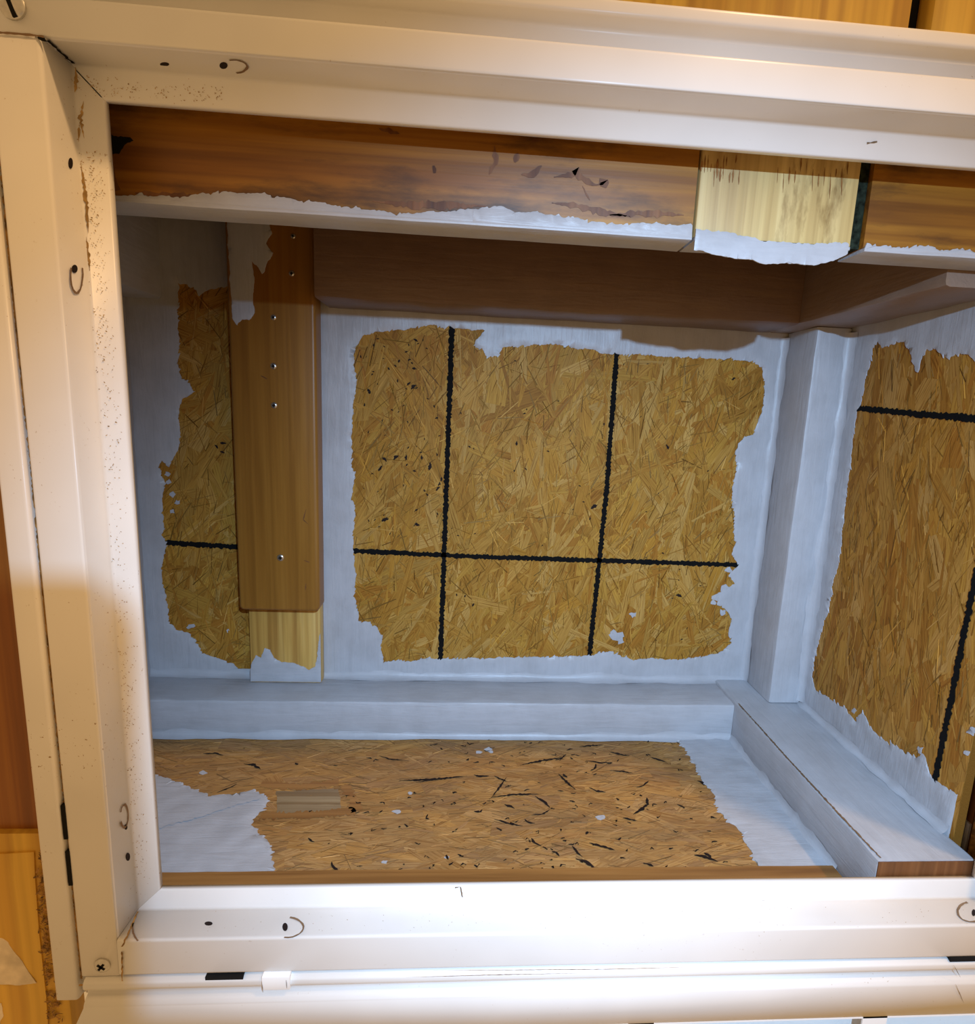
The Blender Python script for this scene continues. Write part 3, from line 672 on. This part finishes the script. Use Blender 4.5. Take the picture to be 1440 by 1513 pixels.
# yellow boards above the frame with dark grooves
wall_panel = box('wall_panelling', -.60, 1.60, .016, .030, .6605, 1.30, M['dark'], axis=0); wall_panel.name = 'wall_top'
tag(wall_panel, 'yellow wood panelled wall around the white frame', 'wall', kind='structure')
gx = float(onY(1368, 20, .0)[0])
for k in range(-6, 5):
    a = gx+.0045+k*.205; b = a+.205-.014
    box('plank', max(a, -.60), min(b, 1.60), .000, .0158, .640, 1.30, M['panel'], wall_panel, bev=.002, axis=2)
for nm_, (a0, b0, c0, d0) in (('backing_board', (.9265, 1.60, -.70, .6600)), ('backing_board', (.1450, .9260, -.70, -.2300))):
    box(nm_, a0, b0, .016, .030, c0, d0, M['dark'], wall_panel, axis=2)
for k in range(-6, 5):
    a = gx+.0055+k*.205; b = min(a+.205-.011, 1.60)
    if b > .945: box('plank', max(a, .945), b, .000, .0158, -.70, .6385, M['panel'], wall_panel, bev=.002, axis=2)
    if b > .150 and a < .935: box('plank', max(a, .150), min(b, .935), .000, .0158, -.70, -.235, M['panel'], wall_panel, bev=.002, axis=2)
# red-brown board left of the frame, ochre sheet below it
bb = box('wooden_board', -.60, .1435, .002, .0132, float(onY(40, 1233, -.001)[2]), .5900, M['brown'], at_base=True, bev=.001, axis=2)
tag(bb, 'dark red-brown varnished board on the wall left of the white frame', 'board')
zp = float(onY(40, 1236, -.006)[2])
ps = thing('plywood_sheet', (-.1, .004, -.62), 'ochre yellow sheet with torn pale paper at the lower left of the frame', 'sheet')
box('sheet_body', -.60, .1400, -.003, .0130, -.62, zp, M['ply'], ps, bev=.001, axis=2)
fr_ps = ((0, -.003, 0), (1, 0, 0), (0, 0, 1), (0, -1, 0))
def py_(l): return bk(l, -.003)
V, F = sheet_geo(py_([(-400, 1262), (0, 1260), (52, 1257), (54, 1300), (60, 1380), (70, 1470), (76, 1560), (-400, 1560)]), [], fr_ps, thick=.0022, rough=.0001, grid=.03)
mesh_obj('raised_panel', V, F, M['ply'], ps, 30)
fr_ps2 = ((0, -.0052, 0), (1, 0, 0), (0, 0, 1), (0, -1, 0))
for k, l in enumerate(([(-60, 1370), (3, 1386), (12, 1392), (20, 1405), (33, 1420), (44, 1438), (54, 1452), (30, 1455), (-60, 1452)], [(-60, 1478), (2, 1482), (5, 1500), (-10, 1530), (-60, 1530)])):
    sheet('torn_paper', jagged(bk(l, -.0052), amp=.0006, seed=k), [], fr_ps2, M['paper'], ps, thick=.0006, rough=.0001, grid=.02, seed=k)
rr = random.Random(3); V = []; F = []
for i in range(260):
    t = rr.random(); y = 1250+260*t; x = 62+14*t+rr.gauss(0, 5)+(8*rr.random() if t > .8 else 0)
    (u, v), = bk([(x, y)], -.004); a = rr.uniform(0, 3.14); L = rr.uniform(.0008, .003)
    v_, f_ = ribbon_geo([(u-L*math.cos(a), v-L*math.sin(a)), (u+L*math.cos(a), v+L*math.sin(a))], rr.uniform(.0006, .0016), ((0, -.004, 0), (1, 0, 0), (0, 0, 1), (0, -1, 0)), rr.uniform(0, .0015), i, .001, .5, True, len(V))
    V += v_; F += f_
tag(mesh_obj('frayed_fibres', V, F, M['rough_edge'], ps), kind='stuff')

# ================================================================ the white metal frame
XL, XR, ZT, ZB = .211, .862, .5733, .0383
YM = -.0235                                        # main face
frame = thing('metal_frame', ((XL+XR)/2, 0, -.0120), 'white enamelled metal frame with stepped profile around the recess', 'frame')
def round_profile(pts, r, seg=4):
    """pts: (s, y); rounds each inner corner with a small radius"""
    out = [pts[0]]
    for i in range(1, len(pts)-1):
        p0, p, p1 = [np.array(q, float) for q in (pts[i-1], pts[i], pts[i+1])]
        d0 = p0-p; d1 = p1-p; l0 = np.linalg.norm(d0); l1 = np.linalg.norm(d1); rr_ = min(r, l0*.45, l1*.45)
        a = p+d0/l0*rr_; b = p+d1/l1*rr_
        for k in range(seg+1):
            t = k/seg; out.append(tuple((1-t)**2*a+2*t*(1-t)*p+t*t*b))
    out.append(pts[-1]); return out
def member(name, prof, axis, inner, sign, e0, e1, mat, r=.0022):
    """profile (s outward from the opening, y) swept along axis; e0(s), e1(s) give the two ends"""
    P = round_profile(prof, r); V = []; F = []; n = len(P)
    for e in (e0, e1):
        for (s, y) in P:
            c = inner+sign*s
            V.append((e(s), y, c) if axis == 0 else (c, y, e(s)))
    for i in range(n-1): F.append((i, i+1, n+i+1, n+i))
    a, b, c, d = [np.array(V[i]) for i in max(F, key=lambda f: abs(V[f[0]][1]-V[f[1]][1]) < 1e-5 and V[f[0]][1] < -.02)]
    if np.cross(b-a, c-a)[1] > 0: F = [f[::-1] for f in F]
    # close the back so that the section is solid sheet, not a paper edge
    o = mesh_obj(name, V, F, mat, frame, 38)
    md = o.modifiers.new('sheet_thickness', 'SOLIDIFY'); md.thickness = .0009; md.offset = -1
    return o
RT = .0185                                         # lip width
prof_top = [(0, .0035), (0, 0), (RT-.0005, 0), (RT, YM), (.0392, YM), (.0394, -.012), (.0536, -.012), (.0540, -.0247), (.0622, -.0247), (.0627, .0125)]
prof_left = [(0, .0035), (0, 0), (RT-.001, 0), (RT, YM), (.0462, YM), (.0464, -.0185), (.0485, -.0185), (.0488, -.0245), (.0645, -.0245), (.0650, .0125)]
prof_bot = [(0, .0035), (0, 0), (RT-.0005, 0), (RT, YM-.0015), (.0485, YM-.0015), (.0490, -.004)]
lim = RT+.0002
member('top_rail', prof_top, 0, ZT, 1, lambda s: XL-min(s, RT)-.0006 if s <= lim else XL-.090, lambda s: XR+min(s, RT) if s <= lim else XR+.066, M['enamel'])
member('left_stile', prof_left, 2, XL, -1, lambda s: ZB-min(s, RT) if s <= lim else ZB-.0496-(.019 if s > .0463 else 0), lambda s: ZT+min(s, RT)+.0003 if s <= .0463 else ZT+RT, M['enamel_dirty'])
member('right_stile', prof_left, 2, XR, 1, lambda s: ZB-min(s, RT) if s <= lim else ZB-.0496, lambda s: ZT+min(s, RT)-.0003, M['enamel'])
member('bottom_rail', prof_bot, 0, ZB, -1, lambda s: XL-min(s, RT)+.0002, lambda s: XR+min(s, RT), M['enamel'])

# corner seams, holes, punched marks, screws
fr_main = ((0, YM, 0), (1, 0, 0), (0, 0, 1), (0, -1, 0))
def mn(l): return bk(l, YM)
fr_topret = ((0, 0, ZT+RT), (1, 0, 0), (0, 1, 0), (0, 0, -1))
fr_botret = ((0, 0, ZB-RT), (1, 0, 0), (0, 1, 0), (0, 0, 1))
fr_leftret = ((XL-RT+.0007, 0, 0), (0, 1, 0), (0, 0, 1), (1, 0, 0))
def tr(l): return [(q[0], q[1]) for q in (onZ(x, y, ZT+RT) for x, y in l)]
def br(l): return [(q[0], q[1]) for q in (onZ(x, y, ZB-RT) for x, y in l)]
def lr(l): return [(q[1], q[2]) for q in (onX(x, y, XL-RT) for x, y in l)]
def arc(cx, cy, rx, ry, a0, a1, n=12): return [(cx+rx*math.cos(math.radians(a0+(a1-a0)*i/n)), cy+ry*math.sin(math.radians(a0+(a1-a0)*i/n))) for i in range(n+1)]
ribbon('corner_seam', tr([(70, 57), (84, 70), (100, 85), (116, 97)]), .0016, fr_topret, M['dark'], frame, h=.0007, seed=1, jit=.6)
blotch(frame, [(100, 88), (113, 86), (120, 95), (116, 104), (104, 98)], 1, M['splinter'], fr_topret, tr, h=.0006, seed=3, name='dark_grime')
ribbon('corner_seam', mn([(0, 49), (40, 52), (66, 55)]), .0011, fr_main, M['scratch'], frame, h=.0006, seed=2)
blotch(frame, [(52, 53), (66, 54), (71, 62), (58, 58)], 1, M['dark'], fr_main, mn, h=.0008, seed=4, name='dark_grime')
for (conv, fr, spots) in ((tr, fr_topret, [(243, 94, 7, 3), (330, 96, 6, 5)]), (br, fr_botret, [(308, 1365, 6, 3), (421, 1370, 4, 6), (1438, 1349, 3, 5)]), (lr, fr_leftret, [(102, 241, 3, 8), (108, 397, 4, 6), (187, 1266, 3, 6), (184, 1222, 2, 4)])):
    for k, (x, y, a, b) in enumerate(spots):
        sheet('punched_hole', conv(arc(x, y, a, b, 0, 330, 11)), [], fr, M['splinter'], frame, thick=.0006, rough=0, grid=.02)
ribbon('punched_arc', tr(arc(344, 97, 21, 10, -105, 75)), .0013, fr_topret, M['scratch'], frame, h=.0006, seed=4)
ribbon('punched_arc', br(arc(424, 1371, 24, 15, -80, 100)), .0013, fr_botret, M['scratch'], frame, h=.0006, seed=5)
ribbon('punched_arc', br(arc(1436, 1348, 22, 15, 250, 70)), .0015, fr_botret, M['scratch'], frame, h=.0006, seed=6)
ribbon('punched_arc', br(arc(212, 1372, 16, 22, 120, 200)), .0010, fr_botret, M['scratch'], frame, h=.0006, seed=6)
ribbon('punched_arc', lr(arc(110, 405, 9, 28, -20, 200)), .0016, fr_leftret, M['scratch'], frame, h=.0006, seed=7)
ribbon('punched_arc', lr(arc(181, 1206, 6, 17, -160, 150)), .0016, fr_leftret, M['scratch'], frame, h=.0006, seed=8)
ribbon('corner_seam', br([(180, 1400), (190, 1380), (198, 1360), (206, 1343)]), .0014, fr_botret, M['caulk'], frame, h=.0006, seed=9, jit=.6)
fr_lip = ((0, 0, 0), (1, 0, 0), (0, 0, 1), (0, -1, 0))
for k, l in enumerate(([(672, 1311), (680, 1310), (683, 1325)], [(1125, 1330), (1160, 1335)], [(1280, 212), (1295, 210)])):
    ribbon('scuff', bk(l, 0.0), .0009, fr_lip, M['scratch'], frame, h=.0004, seed=k, jit=.6)
for k, l in enumerate(([(112, 100), (113, 120), (110, 140)], [(124, 150), (119, 175), (125, 205)], [(118, 185), (114, 215)], [(120, 240), (128, 300), (131, 345)], [(128, 350), (133, 400)])):
    ribbon('grime_trail', bk(l, 0.0), .0018, fr_lip, M['rust'], frame, h=.0004, seed=k, jit=.9, taper=True, step=.0012)
q = onY(20, 10, YM); screw(frame, (q[0], YM, q[2]), (0, -1, 0), .0068, 'line', 1.9, 'round slotted screw at the upper left corner')
q = onY(152, 1425, YM); screw(frame, (q[0], YM, q[2]), (0, -1, 0), .0056, 'cross', .9, 'round zinc screw at the lower left corner')
# yellowed caulk along the outer groove of the left stile
path = [(x, z) for x, z in mn([(-6, 100), (4, 250), (12, 380), (30, 560), (46, 700), (62, 850), (78, 1000), (92, 1150), (104, 1300), (117, 1452)])]
path = [(XL-.0474+.0006*math.sin(i*2.0), z) for i, (x, z) in enumerate(path)]
ribbon('caulk_line', path, .0021, ((0, -.0195, 0), (1, 0, 0), (0, 0, 1), (0, -1, 0)), M['caulk'], frame, h=.001, seed=3, step=.0016, jit=.7)
ribbon('caulk_line', mn([(118, 1453), (180, 1450), (240, 1449), (306, 1446)]), .0014, fr_main, M['caulk'], frame, h=.0012, seed=13, jit=.8)
ribbon('caulk_line', mn([(183, 1402), (183, 1450)]), .0010, fr_main, M['caulk'], frame, h=.0022, seed=14, jit=.8)
# slots in the left groove and speckles of rust on the lip
for (x, y0, y1) in ((93, 1188, 1238), (105, 1256, 1306)):
    a = onY(x, y0, -.022)[2]; b = onY(x, y1, -.022)[2]; xx = XL-.0470
    box('hinge_slot', xx-.0012, xx+.0014, -.0236, -.0186, b, a, M['dark'], frame, axis=2)
rr = random.Random(14); V = []; F = []
def speck(conv, fr, x, y, s, h=.0005):
    (u, v), = conv([(x, y)]); a = rr.uniform(0, 3.14); L = s*.0005
    v_, f_ = ribbon_geo([(u-L*math.cos(a), v-L*math.sin(a)), (u+L*math.cos(a), v+L*math.sin(a))], L*1.3, fr, h, len(V), .0006, .5, True, len(V)); return v_, f_
lipc = lambda l: bk(l, 0.0)
for i in range(900):
    if i < 640:
        t = rr.betavariate(.8, 1.4) if i < 480 else rr.uniform(.68, 1.0); y = 220+1080*t; x = 128+rr.gauss(12, 9)+(y-300)*.066
        if x > 159+(y-150)*.071: continue
        a_, b_ = speck(lipc, fr_lip, x, y, rr.uniform(.35, 1.1))
    elif i < 800:
        x = rr.uniform(110, 330); y = 118+rr.gauss(10, 8)+(x-110)*.06; a_, b_ = speck(lipc, fr_lip, x, y, rr.uniform(.35, 1.0))
        if y > 146+(x-155)*.075 or y < 108: continue
    else:
        x = rr.uniform(300, 1430); y = rr.uniform(1345, 1378)-(x-300)*.008; a_, b_ = speck(br, fr_botret, x, y, rr.uniform(.3, .8))
    V += a_; F += b_
# vertex offsets above were made against len(V) at call time, so the list stays consistent
tag(mesh_obj('rust_speckles', V, F, M['rust'], frame), kind='stuff')

# ================================================================ slotted white panel hanging under the frame
pn = thing('slotted_panel', (.52, -.026, -.20), 'white slotted panel hanging below the bottom rail of the frame', 'panel')
px0 = .1680
cols = []
prof = [(-.0118, -.010), (-.0122, -.0235), (-.0145, -.0268), (-.0185, -.0272), (-.0215, -.0255), (-.0235, -.0222), (-.0270, -.0222), (-.0290, -.0262), (-.0320, -.0282), (-.0600, -.0300)]
P = round_profile([(z, y) for z, y in prof], .0012, 3)
V = []; F = []; n = len(P); PXR = XR+.064
for x_of in (lambda z: px0+max(0, -.034-z)*-.45, lambda z: PXR):
    for (z, y) in P: V.append((x_of(z), y, z))
for i in range(n-1): F.append((i, i+1, n+i+1, n+i))
tp = mesh_obj('top_edge', V, [f[::-1] for f in F] if np.cross(np.array(V[n-1])-np.array(V[n-2]), np.array(V[2*n-1])-np.array(V[n-2]))[1] > 0 else F, M['enamel'], pn, 38)
md = tp.modifiers.new('sheet_thickness', 'SOLIDIFY'); md.thickness = .001; md.offset = -1
slot_z0 = float(onY(1130, 1507, -.030)[2])
s_edges = [float(onY(x, 1510, -.030)[0]) for x in (600, 928, 966, 1291, 1326)]
pitch = s_edges[2]-s_edges[0]; w = s_edges[1]-s_edges[0]; barw = pitch-w
starts = [s_edges[0]+pitch*k for k in (-1, 0, 1, 2, 3)]
bars = [px0-.013]+starts
zface = -.0600
box('face_strip', px0-.014, PXR, -.0300, -.0288, slot_z0, zface, M['enamel'], pn, axis=0)
for r_ in range(4):
    zt_ = slot_z0-r_*.030; zb_ = zt_-.018
    box('face_strip', px0-.014, PXR, -.0300, -.0288, zb_-.012, zb_, M['enamel'], pn, axis=0)
    edges = [(px0-.014, starts[0])]+[(a+w, a+pitch) for a in starts]
    for a, b in edges:
        if a < PXR: box('slot_bar', a, min(b, PXR), -.0300, -.0288, zb_, zt_, M['enamel'], pn, axis=2)
    for k, a in enumerate(starts):
        if a > PXR: continue
        b = min(a+w, PXR)
        V = [(a, -.0290, zt_), (b, -.0290, zt_), (b, -.0120, zt_-.012), (a, -.0120, zt_-.012), (a, -.0290, zt_-.001), (b, -.0290, zt_-.001), (b, -.0120, zt_-.013), (a, -.0120, zt_-.013)]
        mesh_obj('louvre_blade', V, [(0, 3, 2, 1), (4, 5, 6, 7), (0, 1, 5, 4), (1, 2, 6, 5), (2, 3, 7, 6), (3, 0, 4, 7)], M['enamel'], pn)
box('back_plate', px0-.012, PXR, -.0105, -.0095, -.20, -.062, M['enamel'], pn, axis=0)
# clip tab, dark slots at the hinge
tb = onY(388, 1462, -.028); tc_ = onY(428, 1443, -.028)
box('clip_tab', float(tb[0]), float(tc_[0]), -.0290, -.0225, float(tb[2]), float(tc_[2])+.001, M['enamel'], pn, bev=.0008, axis=0)
for (xa_, xb_, y) in ((303, 359, 1447), (1404, 1470, 1419)):
    a = onY(xa_, y, -.0262); b = onY(xb_, y, -.0262)
    box('hinge_slot', float(a[0]), float(b[0]), -.0262, -.0200, float(a[2])-.0015, float(a[2])+.0018, M['dark'], pn, axis=0)
fr_pn = ((0, -.0272, 0), (1, 0, 0), (0, 0, 1), (0, -1, 0))
for k, l in enumerate(([(388, 1446), (390, 1462)], [(424, 1444), (425, 1456)], [(1405, 1422), (1415, 1440)], [(1408, 1450), (1420, 1478)], [(600, 1440), (740, 1436), (860, 1434)], [(640, 1430), (900, 1428), (1060, 1424)])):
    ribbon('seam_line', bk(l, -.0272), .0005, fr_pn, M['scratch'], pn, h=.0022, seed=k, jit=.5, taper=True)

# ================================================================ unseen phone behind the lens, shaped and placed to shade the frame's lower left
ph = thing('shade_casting_phone', tuple(CAM-FWD*.010), 'unseen dark phone behind the lens, shaped and placed to shade the frame', 'phone')
def phone_geo():
    x0, x1, z0, z1, rc = -.070, .007, -.086, .0765, .011; sec = []
    for (cx, cz, a0) in ((x0+rc, z0+rc, math.pi), (x1-rc, z0+rc, 1.5*math.pi), (x1-rc, z1-rc, 0), (x0+rc, z1-rc, .5*math.pi)):
        for i in range(8):
            t = a0+i/7*math.pi/2; sec.append((cx+rc*math.cos(t), cz+rc*math.sin(t)))
    m = len(sec); c = CAM-FWD*.010; V = []
    for d in (0, -.008): V += [c+RIGHT*x+UP*z+FWD*d for x, z in sec]
    F = [(i, (i+1) % m, m+(i+1) % m, m+i) for i in range(m)]+[tuple(range(m))[::-1], tuple(m+i for i in range(m))]
    return V, [f[::-1] for f in F]
V, F = phone_geo(); mesh_obj('phone_body', V, F, M['phone'], ph, 40)
